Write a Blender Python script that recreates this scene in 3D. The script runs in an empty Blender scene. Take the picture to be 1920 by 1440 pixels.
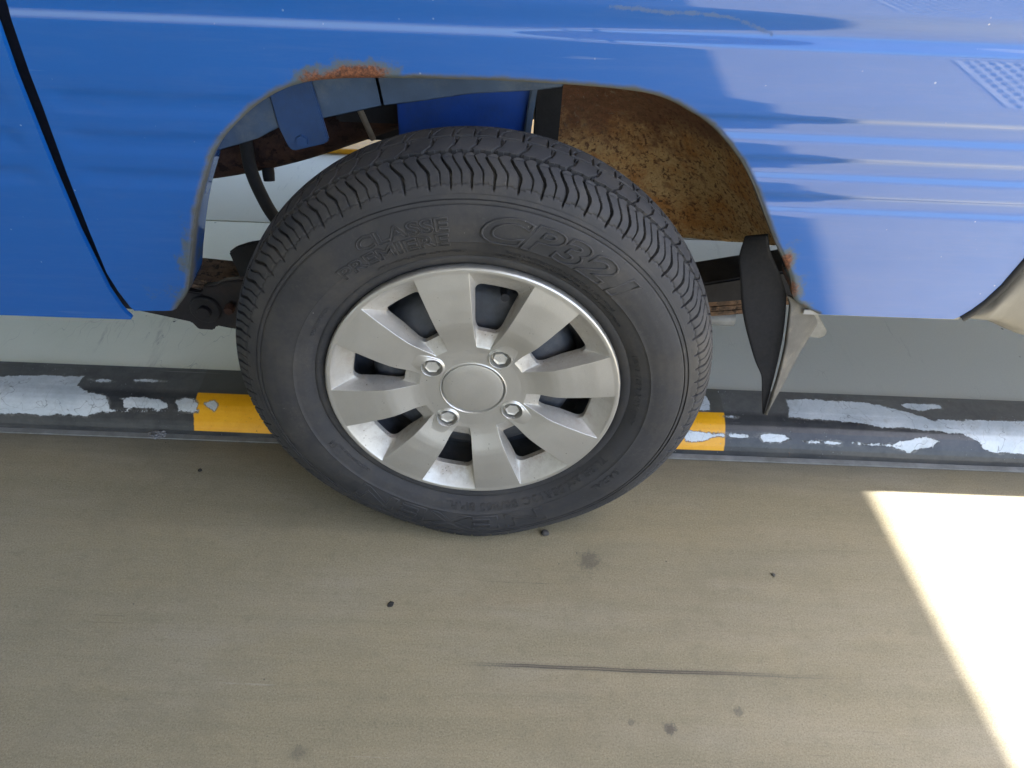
import bpy, bmesh, math, random
import numpy as np
from mathutils import Vector, Matrix
random.seed(7); rng = np.random.default_rng(7)
PI = math.pi
scene = bpy.context.scene
C = scene.collection

# ---------------------------------------------------------------- camera
PITCH, YAW, ROLL = 0.713, 0.002, 0.0403
cam_d = bpy.data.cameras.new('camera'); cam = bpy.data.objects.new('camera', cam_d); C.objects.link(cam)
fw = Vector((math.sin(YAW)*math.cos(PITCH), math.cos(YAW)*math.cos(PITCH), -math.sin(PITCH)))
r0 = Vector((math.cos(YAW), -math.sin(YAW), 0)); u0 = r0.cross(fw)
rr = r0*math.cos(ROLL) + u0*math.sin(ROLL); uu = rr.cross(fw)
M = Matrix((rr, uu, -fw)).transposed().to_4x4(); M.translation = Vector((0.045, -0.7125, 0.9027))
cam.matrix_world = M
cam_d.sensor_width = 36; cam_d.lens = 1500/1920*36; cam_d.clip_start = 0.02; cam_d.clip_end = 400
scene.camera = cam

# ---------------------------------------------------------------- sky, sun, exposure
SUN_EL, SUN_AZ = math.radians(73), math.radians(90)     # sun stands to the right, in line with the van's side
w = bpy.data.worlds.new('World'); scene.world = w; w.use_nodes = True
nt = w.node_tree; nt.nodes.clear()
sky = nt.nodes.new('ShaderNodeTexSky'); sky.sky_type = 'NISHITA'; sky.sun_disc = False
sky.sun_elevation = SUN_EL; sky.sun_rotation = SUN_AZ; sky.dust_density = 3.0; sky.air_density = 1.0; sky.ozone_density = 1.0
bg = nt.nodes.new('ShaderNodeBackground'); bg.inputs[1].default_value = 0.115
wo = nt.nodes.new('ShaderNodeOutputWorld')
nt.links.new(sky.outputs[0], bg.inputs[0]); nt.links.new(bg.outputs[0], wo.inputs[0])
sd = bpy.data.lights.new('sun', 'SUN'); sd.energy = 5.0; sd.angle = math.radians(0.9); sd.color = (1.0, 0.965, 0.91)
sun = bpy.data.objects.new('sun', sd); C.objects.link(sun)
sdir = Vector((math.cos(SUN_EL)*math.sin(SUN_AZ), -0.053, math.sin(SUN_EL)))   # towards the sun
sun.rotation_euler = sdir.to_track_quat('Z', 'Y').to_euler()
sun.location = (3, 0, 6)
scene.view_settings.view_transform = 'Standard'; scene.view_settings.look = 'None'
scene.view_settings.exposure = 3.22; scene.view_settings.gamma = 1.0
scene.view_settings.use_curve_mapping = False
scene.render.engine = 'CYCLES'
scene.cycles.use_denoising = True
scene.cycles.max_bounces = 6; scene.cycles.diffuse_bounces = 4; scene.cycles.glossy_bounces = 3
scene.cycles.sample_clamp_indirect = 6.0

# ---------------------------------------------------------------- helpers
def tag(o, label, cat, group=None):
    o['label'] = label; o['category'] = cat
    if group: o['group'] = group
    return o
def struct(o): o['kind'] = 'structure'; return o
def empty(name, loc, parent=None):
    o = bpy.data.objects.new(name, None); C.objects.link(o); o.location = loc; o.empty_display_size = .1
    if parent: o.parent = parent
    return o
def mesh_obj(name, V, F, mat, parent=None, smooth=True, sharp=None, attrs=None, uv=None):
    me = bpy.data.meshes.new(name)
    me.from_pydata([tuple(v) for v in V], [], [tuple(f) for f in F]); me.update()
    if smooth:
        me.polygons.foreach_set('use_smooth', [True]*len(me.polygons))
        if sharp: me.set_sharp_from_angle(angle=math.radians(sharp))
    for k, a in (attrs or {}).items():
        at = me.attributes.new(k, 'FLOAT', 'POINT'); at.data.foreach_set('value', np.asarray(a, np.float32))
    if mat: me.materials.append(mat)
    o = bpy.data.objects.new(name, me); C.objects.link(o)
    if parent: o.parent = parent
    return o
def grid_faces(nu, nv, wrapu=False):          # vertex index = i*nv + j
    F = []
    for i in range(nu if wrapu else nu-1):
        i2 = (i+1) % nu
        for j in range(nv-1):
            F.append((i*nv+j, i2*nv+j, i2*nv+j+1, i*nv+j+1))
    return F
def fix_normals(o):
    bm = bmesh.new(); bm.from_mesh(o.data); bmesh.ops.recalc_face_normals(bm, faces=bm.faces); bm.to_mesh(o.data); bm.free(); return o
def prism(name, pts, y0, y1, mat, parent=None, bevel=.0015, sharp=35):
    """closed outline (x,z) given thickness from y0 to y1, with eased edges"""
    bm = bmesh.new()
    vs = [bm.verts.new((p[0], y0, p[1])) for p in pts]
    f = bm.faces.new(vs)
    ex = bmesh.ops.extrude_face_region(bm, geom=[f])
    for v in ex['geom']:
        if isinstance(v, bmesh.types.BMVert): v.co.y = y1
    bmesh.ops.recalc_face_normals(bm, faces=bm.faces)
    if bevel: bmesh.ops.bevel(bm, geom=list(bm.edges), offset=bevel, segments=2, affect='EDGES', clamp_overlap=True)
    me = bpy.data.meshes.new(name); bm.to_mesh(me); bm.free()
    me.polygons.foreach_set('use_smooth', [True]*len(me.polygons)); me.set_sharp_from_angle(angle=math.radians(sharp))
    me.materials.append(mat); o = bpy.data.objects.new(name, me); C.objects.link(o); o.parent = parent
    return o
def box(name, x0, x1, y0, y1, z0, z1, mat, parent=None, bevel=.002):
    return prism(name, [(x0, z0), (x1, z0), (x1, z1), (x0, z1)], y0, y1, mat, parent, bevel)
def smooth_path(pts, n):
    P = [Vector(p) for p in pts]; P = [P[0]*2-P[1]] + P + [P[-1]*2-P[-2]]; out = []
    segs = len(P)-3
    for k in range(n):
        t = k/(n-1)*segs; i = min(int(t), segs-1); u = t-i
        a, b, c, d = P[i:i+4]
        out.append(.5*((2*b)+(c-a)*u+(2*a-5*b+4*c-d)*u*u+(3*b-a-3*c+d)*u**3))
    return out
def tube(name, pts, rad, mat, parent=None, n=24, seg=14, smoothp=True):
    path = smooth_path(pts, n) if smoothp else [Vector(p) for p in pts]
    n = len(path); V = []; F = []
    rads = rad if isinstance(rad, (list, tuple)) else [rad, rad]
    prev = None
    for i, p in enumerate(path):
        t = (path[min(i+1, n-1)]-path[max(i-1, 0)]).normalized()
        if prev is None: a = t.orthogonal().normalized()
        else: a = (prev-t*prev.dot(t)).normalized()
        prev = a; b = t.cross(a)
        s = i/(n-1)*(len(rads)-1); k = min(int(s), len(rads)-2); r = rads[k]+(rads[k+1]-rads[k])*(s-k)
        for j in range(seg):
            g = 2*PI*j/seg; V.append(p+a*math.cos(g)*r+b*math.sin(g)*r)
    for i in range(n-1):
        for j in range(seg):
            j2 = (j+1) % seg; F.append((i*seg+j, i*seg+j2, (i+1)*seg+j2, (i+1)*seg+j))
    F.append(tuple(range(seg))[::-1]); F.append(tuple((n-1)*seg+j for j in range(seg)))
    return mesh_obj(name, V, F, mat, parent, True, 50)
def revolve(name, prof, mat, parent, n=96, sharp=40, cap=False):
    """profile of (r, y) turned about the wheel's axle (y)"""
    V = []; m = len(prof)
    for i in range(n):
        a = 2*PI*i/n
        for r, y in prof: V.append((r*math.sin(a), y, r*math.cos(a)))
    F = grid_faces(n, m, True)
    o = mesh_obj(name, V, F, mat, parent, True, sharp)
    bm = bmesh.new(); bm.from_mesh(o.data); bmesh.ops.remove_doubles(bm, verts=bm.verts, dist=1e-6)
    bmesh.ops.recalc_face_normals(bm, faces=bm.faces); bm.to_mesh(o.data); bm.free()
    return o
def sstep(a, b, x):
    t = np.clip((x-a)/(b-a), 0, 1); return t*t*(3-2*t)
def interp(x, pts):
    return np.interp(x, [p[0] for p in pts], [p[1] for p in pts])

# ---------------------------------------------------------------- material kit
class Mat:
    def __init__(s, name, base=(.5, .5, .5), rough=.5, metal=0., coat=0., coat_rough=.05, spec=.5):
        s.m = bpy.data.materials.new(name); s.m.use_nodes = True; s.t = s.m.node_tree
        s.b = s.t.nodes['Principled BSDF']; s.L = s.t.links
        s.b.inputs['Base Color'].default_value = (*base, 1); s.b.inputs['Roughness'].default_value = rough
        s.b.inputs['Metallic'].default_value = metal; s.b.inputs['Coat Weight'].default_value = coat
        s.b.inputs['Coat Roughness'].default_value = coat_rough; s.b.inputs['Specular IOR Level'].default_value = spec
        s._co = None
    def new(s, k, **kw):
        n = s.t.nodes.new(k)
        for a, b in kw.items(): setattr(n, a, b)
        return n
    def co(s):
        if s._co is None: s._co = s.new('ShaderNodeNewGeometry').outputs['Position']
        return s._co
    def put(s, sock, v):
        if hasattr(v, 'is_output'): s.L.new(v, sock)
        else: sock.default_value = (*v, 1) if isinstance(v, tuple) and len(v) == 3 and sock.type == 'RGBA' else v
    def math(s, op, a, b=0., c=None, clamp=False):
        n = s.new('ShaderNodeMath', operation=op, use_clamp=clamp); s.put(n.inputs[0], a); s.put(n.inputs[1], b)
        if c is not None: s.put(n.inputs[2], c)
        return n.outputs[0]
    def vscale(s, v, sc):
        n = s.new('ShaderNodeVectorMath', operation='MULTIPLY'); s.put(n.inputs[0], v); n.inputs[1].default_value = sc; return n.outputs[0]
    def noise(s, scale, detail=4, rough=.6, vec=None, stretch=None, dist=0., out=0):
        n = s.new('ShaderNodeTexNoise'); n.inputs['Scale'].default_value = scale; n.inputs['Detail'].default_value = detail
        n.inputs['Roughness'].default_value = rough; n.inputs['Distortion'].default_value = dist
        v = vec if vec is not None else s.co()
        if stretch: v = s.vscale(v, stretch)
        s.L.new(v, n.inputs['Vector']); return n.outputs[out]
    def voro(s, scale, vec=None, stretch=None, rand=1., feat='F1'):
        n = s.new('ShaderNodeTexVoronoi', feature=feat); n.inputs['Scale'].default_value = scale; n.inputs['Randomness'].default_value = rand
        v = vec if vec is not None else s.co()
        if stretch: v = s.vscale(v, stretch)
        s.L.new(v, n.inputs['Vector']); return n
    def ramp(s, f, lo, hi, a=0., b=1., smooth=False):
        n = s.new('ShaderNodeMapRange'); n.clamp = True
        if smooth: n.interpolation_type = 'SMOOTHSTEP'
        s.put(n.inputs[0], f); n.inputs[1].default_value = lo; n.inputs[2].default_value = hi
        n.inputs[3].default_value = a; n.inputs[4].default_value = b; return n.outputs[0]
    def mix(s, f, a, b):
        n = s.new('ShaderNodeMix', data_type='RGBA'); s.put(n.inputs[0], f); s.put(n.inputs[6], a); s.put(n.inputs[7], b); return n.outputs[2]
    def mul(s, a, b):
        n = s.new('ShaderNodeMix', data_type='RGBA', blend_type='MULTIPLY'); n.inputs[0].default_value = 1
        s.put(n.inputs[6], a); s.put(n.inputs[7], b); return n.outputs[2]
    def attr(s, name): return s.new('ShaderNodeAttribute', attribute_name=name).outputs['Fac']
    def sep(s, v=None):
        n = s.new('ShaderNodeSeparateXYZ'); s.L.new(v if v is not None else s.co(), n.inputs[0]); return n.outputs
    def col(s, v): s.put(s.b.inputs['Base Color'], v); return s
    def rough(s, v): s.put(s.b.inputs['Roughness'], v); return s
    def metal(s, v): s.put(s.b.inputs['Metallic'], v); return s
    def bump(s, h, dist=.001, strength=1.):
        n = s.new('ShaderNodeBump'); n.inputs['Distance'].default_value = dist; n.inputs['Strength'].default_value = strength
        s.L.new(h, n.inputs['Height']); s.L.new(n.outputs[0], s.b.inputs['Normal']); return n.outputs[0]
    def gray(s, v):
        n = s.new('ShaderNodeCombineColor'); [s.put(n.inputs[i], v) for i in range(3)]; return n.outputs[0]

def m_paint():
    k = Mat('blue_paint', rough=.5, coat=1., coat_rough=.06, spec=.3)
    k.b.inputs['Coat IOR'].default_value = 1.53
    edge = k.attr('edge'); rust = k.attr('rust'); scr = k.attr('scuff')
    big = k.noise(3, 3, .5); fine = k.noise(900, 2, .7); mid = k.noise(60, 5, .7)
    base = k.mix(k.ramp(big, .3, .7), (.0010, .078, .315), (.0013, .085, .335))
    base = k.mix(k.ramp(fine, .35, .75, 0, .10), base, (.03, .12, .36))
    streak = k.noise(14, 7, .75, stretch=(.6, 1, 7))
    base = k.mix(k.ramp(streak, .48, .78, 0, .08), base, (.20, .22, .28))         # thin dust film
    scl = k.noise(36, 3, .6, stretch=(.10, 1, 2.6)); base = k.mix(k.math('MULTIPLY', k.ramp(scl, .67, .71, 0, .22), k.ramp(k.noise(4, 2), .5, .6)), base, (.30, .34, .42))
    chips = k.voro(70); chipn = k.noise(40, 2)
    chip = k.math('MULTIPLY', k.ramp(chips.outputs['Distance'], .05, .10, 1, 0), k.ramp(chipn, .60, .66))
    base = k.mix(k.math('MULTIPLY', chip, .7), base, (.45, .50, .55))
    # worn, dirty bead along the wheel-arch edge
    e = k.math('ADD', edge, k.math('MULTIPLY', k.math('SUBTRACT', mid, .5), .010))
    wear = k.ramp(e, .0015, .0085, .95, 0, True)
    base = k.mix(wear, base, k.mix(mid, (.05, .055, .05), (.16, .15, .11)))
    rn = k.noise(85, 6, .75); rn2 = k.noise(300, 4, .7)
    rs = k.math('ADD', rust, k.math('MULTIPLY', k.math('SUBTRACT', k.noise(48, 7, .8), .5), 1.7))
    halo = k.ramp(rs, .22, .62, 0, .85, True); core = k.ramp(rs, .58, .95, 0, 1, True)
    base = k.mix(halo, base, (.075, .095, .095))
    rustc = k.mix(k.ramp(k.noise(260, 6, .75), .36, .66), (.050, .024, .017), (.225, .085, .040))
    base = k.mix(core, base, rustc)
    sc = k.ramp(k.math('ADD', scr, k.math('MULTIPLY', k.math('SUBTRACT', k.noise(120, 6, .8), .5), 2.2)), .45, .8)
    base = k.mix(k.math('MULTIPLY', sc, .6), base, (.12, .15, .21))
    k.col(base)
    bad = k.math('MAXIMUM', core, k.math('MAXIMUM', wear, sc), clamp=True)
    k.put(k.b.inputs['Coat Weight'], k.ramp(bad, 0, 1, 1, 0))
    k.rough(k.ramp(bad, 0, 1, .5, .85))
    k.put(k.b.inputs['Coat Roughness'], k.ramp(k.noise(25, 5, .7), .35, .8, .018, .05))
    h = k.math('ADD', k.math('MULTIPLY', k.math('MULTIPLY', rn2, core), 1.), k.math('MULTIPLY', k.noise(1500, 1), .012))
    k.bump(h, .0005, .8)
    return k.m
def m_rusty(name, dark, mid, light, sc=26, bumpd=.002):
    k = Mat(name, rough=.85, spec=.25)
    a = k.noise(sc*.35, 6, .7); b = k.noise(sc*6, 5, .75); v = k.noise(sc*3.6, 4, .6); v2 = k.noise(sc*1.3, 5, .65)
    c = k.mix(k.ramp(a, .36, .62), mid, light)
    c = k.mix(k.ramp(b, .42, .70, 0, .65), c, tuple(q*.55 for q in mid))
    s1 = k.ramp(v, .53, .59, 0, .85); s2 = k.ramp(v2, .50, .60, 0, .7)
    c = k.mix(s1, c, dark); c = k.mix(s2, c, tuple(d*1.9 for d in dark))
    pale = k.math('MULTIPLY', k.ramp(k.noise(sc*2, 6, .8), .60, .68, 0, .5), k.ramp(a, .45, .6))
    c = k.mix(pale, c, tuple(min(1, q*1.35) for q in light))
    c = k.mix(k.ramp(k.noise(sc*.22, 5, .7, dist=.6), .50, .62, 0, .40), c, tuple(d*1.5 for d in dark))
    k.col(c); k.bump(k.math('ADD', b, s1), bumpd, .6)
    return k.m
def m_liner():
    k = Mat('rusted_liner', rough=.85, spec=.25)
    x, y, z = k.sep()
    a = k.noise(9, 6, .7); f = k.noise(330, 4, .75); g = k.noise(120, 5, .7); h = k.noise(60, 4, .65)
    c = k.mix(k.ramp(a, .35, .65), (.40, .25, .10), (.50, .36, .18))
    c = k.mix(k.ramp(k.noise(21, 5, .7), .45, .62, 0, .8), c, (.37, .165, .048))
    c = k.mix(k.ramp(f, .45, .70, 0, .6), c, (.18, .085, .035))
    c = k.mix(k.ramp(k.noise(150, 5, .75), .53, .59, 0, .9), c, (.080, .040, .026))
    c = k.mix(k.ramp(h, .57, .66, 0, .55), c, (.13, .065, .04))
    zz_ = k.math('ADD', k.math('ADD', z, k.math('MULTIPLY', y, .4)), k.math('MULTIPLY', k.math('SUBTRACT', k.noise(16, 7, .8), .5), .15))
    up = k.ramp(zz_, .560, .615, 0, .88, True)  # upper part of the liner coloured darker brown, with a ragged boundary
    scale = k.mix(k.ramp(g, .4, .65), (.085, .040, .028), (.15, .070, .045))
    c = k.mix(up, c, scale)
    pale = k.math('MULTIPLY', k.ramp(k.noise(75, 6, .8), .56, .64, 0, .7), k.math('MULTIPLY', k.ramp(x, .10, .22, 1, 0), k.ramp(z, .44, .52)))
    c = k.mix(pale, c, (.40, .38, .26))
    k.col(c); k.bump(k.math('ADD', f, k.math('ADD', g, up)), .0014, .6)
    return k.m
def m_plain(name, col, rough=.6, metal=0., var=.25, sc=40, spec=.4, bumpd=.0006, dirt=None, dirt_amt=.0):
    k = Mat(name, rough=rough, metal=metal, spec=spec)
    n = k.noise(sc, 6, .7); n2 = k.noise(sc*8, 3, .7)
    lo = tuple(c*(1-var) for c in col); hi = tuple(min(1, c*(1+var)) for c in col)
    c = k.mix(k.ramp(n, .3, .7), lo, hi)
    if dirt: c = k.mix(k.ramp(k.noise(sc*.6, 6, .75), .48, .72, 0, dirt_amt), c, dirt)
    k.col(c); k.rough(k.ramp(n2, .3, .7, max(0, rough-.08), min(1, rough+.08))); k.bump(n2, bumpd, .5)
    return k.m
def m_rubber():
    k = Mat('tyre_rubber', rough=.72, spec=.35)
    n = k.noise(14, 6, .7); n2 = k.noise(220, 4, .7)
    c = k.mix(k.ramp(n, .35, .7), (.020, .0205, .023), (.034, .034, .037))
    c = k.mix(k.ramp(k.noise(8, 6, .75), .46, .72, 0, .6), c, (.068, .060, .050))        # dust
    x = k.sep()
    dust = k.math('MULTIPLY', k.ramp(n2, .5, .8, 0, .5), k.ramp(k.noise(20, 3), .4, .7))
    c = k.mix(dust, c, (.085, .078, .068))
    sp = k.voro(150); c = k.mix(k.math('MULTIPLY', k.ramp(sp.outputs['Distance'], .06, .1, 1, 0), k.ramp(k.noise(37, 2), .66, .7)), c, (.25, .24, .22))
    k.col(c); k.rough(k.ramp(n, .3, .7, .62, .8)); k.bump(n2, .0004, .5)
    return k.m
def m_silver():
    k = Mat('silver_hub_paint', rough=.42, metal=.55, spec=.5)
    n = k.noise(30, 5, .6); f = k.noise(1400, 2)
    c = k.mix(n, (.45, .445, .43), (.52, .515, .50))
    c = k.mix(k.ramp(f, .35, .7, 0, .25), c, (.66, .65, .62))
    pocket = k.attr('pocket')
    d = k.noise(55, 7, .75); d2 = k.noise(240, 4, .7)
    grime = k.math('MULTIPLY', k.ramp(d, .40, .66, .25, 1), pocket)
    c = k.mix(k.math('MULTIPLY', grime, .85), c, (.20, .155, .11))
    s1 = k.voro(260); spk = k.math('MULTIPLY', k.ramp(s1.outputs['Distance'], .16, .24, 1, 0), k.ramp(k.math('ADD', k.noise(70, 3), k.math('MULTIPLY', pocket, .10)), .62, .68))
    c = k.mix(k.math('MULTIPLY', spk, .9), c, (.05, .04, .03))
    film = k.ramp(k.noise(12, 6, .75), .38, .75, .08, .42); c = k.mix(film, c, (.40, .375, .325))
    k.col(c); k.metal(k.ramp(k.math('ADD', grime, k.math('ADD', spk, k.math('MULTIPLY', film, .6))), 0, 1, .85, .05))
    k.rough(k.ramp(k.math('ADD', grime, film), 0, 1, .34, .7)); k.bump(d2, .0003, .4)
    return k.m
def m_floor():
    k = Mat('worn_floor', rough=.55, spec=.35)
    x, y, z = k.sep()
    big = k.noise(1.6, 5, .6); st = k.noise(5, 7, .7, stretch=(.35, 2.4, 1)); st2 = k.noise(26, 6, .75, stretch=(.12, 2.2, 1))
    fine = k.noise(420, 4, .75); mid = k.noise(60, 6, .7)
    c = k.mix(k.ramp(big, .35, .65), (.190, .160, .095), (.218, .186, .117))
    c = k.mix(k.ramp(k.noise(2.6, 5, .65, stretch=(.7, 1.8, 1)), .42, .62, 0, .75), c, (.212, .194, .152))
    c = k.mix(k.ramp(k.noise(3.7, 5, .65, stretch=(.5, 2.2, 1), dist=.5), .50, .66, 0, .7), c, (.175, .142, .088))
    c = k.mix(k.ramp(st, .38, .64, 0, .75), c, (.146, .130, .082))
    c = k.mix(k.ramp(st2, .48, .70, 0, .50), c, (.126, .115, .072))
    c = k.mix(k.ramp(fine, .38, .66, 0, .60), c, (.30, .268, .185))
    c = k.mix(k.ramp(k.noise(520, 3, .7), .52, .68, 0, .60), c, (.085, .076, .052))
    c = k.mix(k.ramp(mid, .55, .72, 0, .42), c, (.118, .107, .07))
    c = k.mix(k.ramp(k.noise(9, 6, .75), .50, .70, 0, .35), c, (.132, .12, .08))
    # darker, streaky band of floor beside the kerb rail
    near = k.math('MULTIPLY', k.ramp(y, .08, .17, 0, 1, True), k.ramp(y, .19, .30, 1, 0))
    c = k.mix(k.math('MULTIPLY', near, k.ramp(st, .3, .65, .10, .62)), c, (.085, .080, .072))
    # long dark tyre scuff
    wob = k.math('MULTIPLY', k.math('SUBTRACT', k.noise(7, 3, .5, stretch=(1, 0, 0)), .5), .006)
    dy = k.math('ABSOLUTE', k.math('SUBTRACT', k.math('ADD', y, wob), -.196))
    ln2 = k.ramp(k.math('ABSOLUTE', k.math('SUBTRACT', dy, .0013)), .0006, .0016, 1, 0); ln = k.math('MULTIPLY', k.math('MAXIMUM', ln2, k.ramp(dy, .002, .006, .35, 0)), k.math('MULTIPLY', k.ramp(x, -.01, .08), k.ramp(x, .22, .50, 1, 0)))
    ln = k.math('MULTIPLY', ln, k.ramp(st2, .30, .6, .45, 1))
    c = k.mix(k.math('MULTIPLY', ln, .92), c, (.028, .027, .028))
    # fine straight scratches along the lane
    scr = k.noise(60, 2, .5, stretch=(.05, 3.0, 1)); scm = k.noise(7, 3)
    c = k.mix(k.math('MULTIPLY', k.ramp(scr, .68, .72, 0, .75), k.ramp(scm, .52, .62)), c, (.055, .048, .04))
    lig = k.noise(45, 2, .5, stretch=(.06, 3.0, 1), vec=k.vscale(k.co(), (1, -1, 1)))
    c = k.mix(k.math('MULTIPLY', k.ramp(lig, .71, .76, 0, .4), k.ramp(scm, .5, .4)), c, (.42, .40, .35))
    v = k.voro(24); dot = k.math('MULTIPLY', k.ramp(v.outputs['Distance'], .035, .055, 1, 0), k.ramp(k.noise(5, 2), .60, .64))
    v2 = k.voro(75); dot2 = k.math('MULTIPLY', k.ramp(v2.outputs['Distance'], .06, .10, 1, 0), k.ramp(k.noise(11, 2), .64, .68))
    c = k.mix(k.math('MULTIPLY', k.math('MAXIMUM', dot, dot2), .8), c, (.045, .04, .035))
    # the few larger stains
    for (px, py, rad, amt) in ((.163, -.035, .020, .5), (.245, -.268, .010, .75), (.329, -.244, .008, .5), (.20, -.262, .006, .4), (-.176, -.311, .012, .35)):
        dd = k.math('SQRT', k.math('ADD', k.math('POWER', k.math('SUBTRACT', x, px), 2), k.math('POWER', k.math('SUBTRACT', y, py), 2)))
        dd = k.math('ADD', dd, k.math('MULTIPLY', k.math('SUBTRACT', k.noise(150, 6, .8), .5), rad*2.6))
        c = k.mix(k.ramp(dd, rad*.35, rad, amt, 0, True), c, (.05, .048, .042))
    k.col(c); k.rough(k.ramp(st, .3, .7, .5, .68))
    k.bump(k.math('ADD', k.math('MULTIPLY', fine, .6), k.math('SUBTRACT', mid, k.math('MULTIPLY', dot, 1.5))), .0006, .5)
    return k.m
def m_deck(name, lo, hi):
    k = Mat(name, rough=.42, spec=.45)
    n = k.noise(5, 6, .65); f = k.noise(500, 3, .7)
    c = k.mix(k.ramp(n, .3, .7), lo, hi)
    xx = k.sep()[0]; c = k.mix(k.ramp(k.math('ADD', xx, k.math('MULTIPLY', k.math('SUBTRACT', n, .5), .5)), -.25, .45, 0, .85, True), c, (.31, .305, .28))  # paler left, darker right: uneven light under the van put into the colour
    c = k.mix(k.ramp(f, .4, .75, 0, .18), c, tuple(v*.75 for v in lo))
    st = k.noise(12, 7, .75, stretch=(2.2, .35, 1)); rub = k.noise(3.2, 2, .5)
    c = k.mix(k.math('MULTIPLY', k.ramp(st, .55, .68, 0, .6), k.ramp(rub, .5, .62)), c, (.075, .075, .075))
    v = k.voro(30); c = k.mix(k.math('MULTIPLY', k.ramp(v.outputs['Distance'], .05, .09, 1, 0), k.ramp(k.noise(9, 2), .55, .6)), c, (.06, .06, .055))
    cr = k.noise(18, 2, .5, stretch=(1.8, .6, 1)); crack = k.math('ABSOLUTE', k.math('SUBTRACT', cr, .5))
    c = k.mix(k.math('MULTIPLY', k.ramp(crack, 0, .006, .5, 0), k.ramp(k.noise(4, 2), .55, .62)), c, (.2, .2, .19))
    k.col(c); k.rough(k.ramp(n, .3, .7, .36, .5)); k.bump(k.math('ADD', f, k.math('MULTIPLY', n, 2)), .0005, .35)
    return k.m
def m_rail(name, yellow):
    """black rail paint worn through to bare grey metal; attributes: v = distance round the profile, bare = signed distance to the worn-through patches"""
    k = Mat(name, rough=.5, spec=.4)
    x, y, z = k.sep(); v = k.attr('v'); bare = k.attr('bare')
    n = k.noise(55, 6, .7); n2 = k.noise(260, 4, .7); soft = k.noise(14, 5, .65)
    black = k.mix(k.ramp(n, .3, .75), (.020, .022, .026), (.046, .047, .048))
    black = k.mix(k.ramp(k.noise(9, 5, .7), .45, .7, 0, .5), black, (.085, .083, .077))
    black = k.mix(k.math('MULTIPLY', k.ramp(v, .070, .080), k.ramp(k.noise(30, 6, .75), .35, .7, .25, .7)), black, (.13, .13, .125))
    yx0, yx1, yv0, yv1 = yellow
    xs = k.math('ADD', x, k.math('MULTIPLY', k.math('SUBTRACT', n, .5), .004))
    ym = k.math('MULTIPLY', k.ramp(xs, yx0-.0008, yx0+.0008), k.ramp(xs, yx1-.0008, yx1+.0008, 1, 0))
    olive = k.math('MULTIPLY', ym, k.ramp(v, yv1, yv1+.001))
    ym = k.math('MULTIPLY', ym, k.math('MULTIPLY', k.ramp(v, yv0, yv0+.001), k.ramp(v, yv1, yv1+.001, 1, 0)))
    yel = k.mix(k.ramp(n, .3, .7), (.66, .30, .006), (.74, .36, .012))
    yel = k.mix(k.ramp(n2, .60, .72, 0, .5), yel, (.25, .14, .03))
    c = k.mix(k.math('MULTIPLY', olive, .6), black, (.060, .058, .046))
    c = k.mix(ym, c, yel)
    jit = k.math('ADD', k.math('MULTIPLY', k.math('SUBTRACT', k.noise(70, 7, .8), .5), .017), k.math('MULTIPLY', k.math('SUBTRACT', k.noise(22, 3, .6), .5), .010))
    sd = k.math('ADD', bare, jit); tot = k.ramp(sd, -.0004, .0002, 1, 0)
    spk = k.math('MULTIPLY', k.ramp(n2, .66, .69), k.ramp(k.noise(16, 3), .52, .58)); tot = k.math('MAXIMUM', tot, k.math('MULTIPLY', spk, .8))
    stain = k.ramp(k.noise(19, 6, .75), .52, .72, 0, .5)
    zinc = k.mix(k.ramp(soft, .35, .65), (.40, .44, .47), (.56, .59, .61))
    zinc = k.mix(k.ramp(n2, .45, .75, 0, .35), zinc, (.30, .32, .33))
    zinc = k.mix(k.ramp(k.noise(7, 5, .7), .55, .75, 0, .45), zinc, (.40, .36, .29))
    zinc = k.mix(stain, zinc, (.24, .22, .18))
    crk = k.math('ABSOLUTE', k.math('SUBTRACT', k.noise(26, 3, .5, dist=.4), .5)); zinc = k.mix(k.ramp(crk, .002, .006, .55, 0), zinc, (.10, .10, .10))
    fringe = k.math('MULTIPLY', k.ramp(k.math('ADD', sd, k.math('MULTIPLY', k.math('SUBTRACT', n2, .5), .006)), .0005, .0028, 1, 0), k.ramp(k.noise(33, 4, .7), .45, .6))
    c = k.mix(k.math('MULTIPLY', fringe, .65), c, (.20, .195, .175))
    scp = k.math('MULTIPLY', k.ramp(k.noise(40, 3, .6, stretch=(.08, 2.5, 2.5)), .64, .68), k.ramp(k.noise(6, 3), .48, .58))
    c = k.mix(k.math('MULTIPLY', scp, .55), c, (.30, .30, .29))
    fr = k.math('MULTIPLY', k.ramp(k.noise(130, 5, .75), .62, .68), k.ramp(k.noise(12, 3), .52, .62)); c = k.mix(k.math('MULTIPLY', fr, .7), c, (.13, .065, .035))
    rim = k.math('MULTIPLY', k.ramp(k.math('ABSOLUTE', sd), .0003, .0011, 1, 0), .55)
    c = k.mix(tot, c, zinc); c = k.mix(rim, c, (.035, .035, .035))
    k.col(c); k.metal(k.math('MULTIPLY', tot, .15)); k.rough(k.ramp(tot, 0, 1, .33, .48))
    k.bump(k.math('ADD', k.math('MULTIPLY', tot, -1.5), k.math('MULTIPLY', n2, .35)), .0007, .9)
    return k.m

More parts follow.
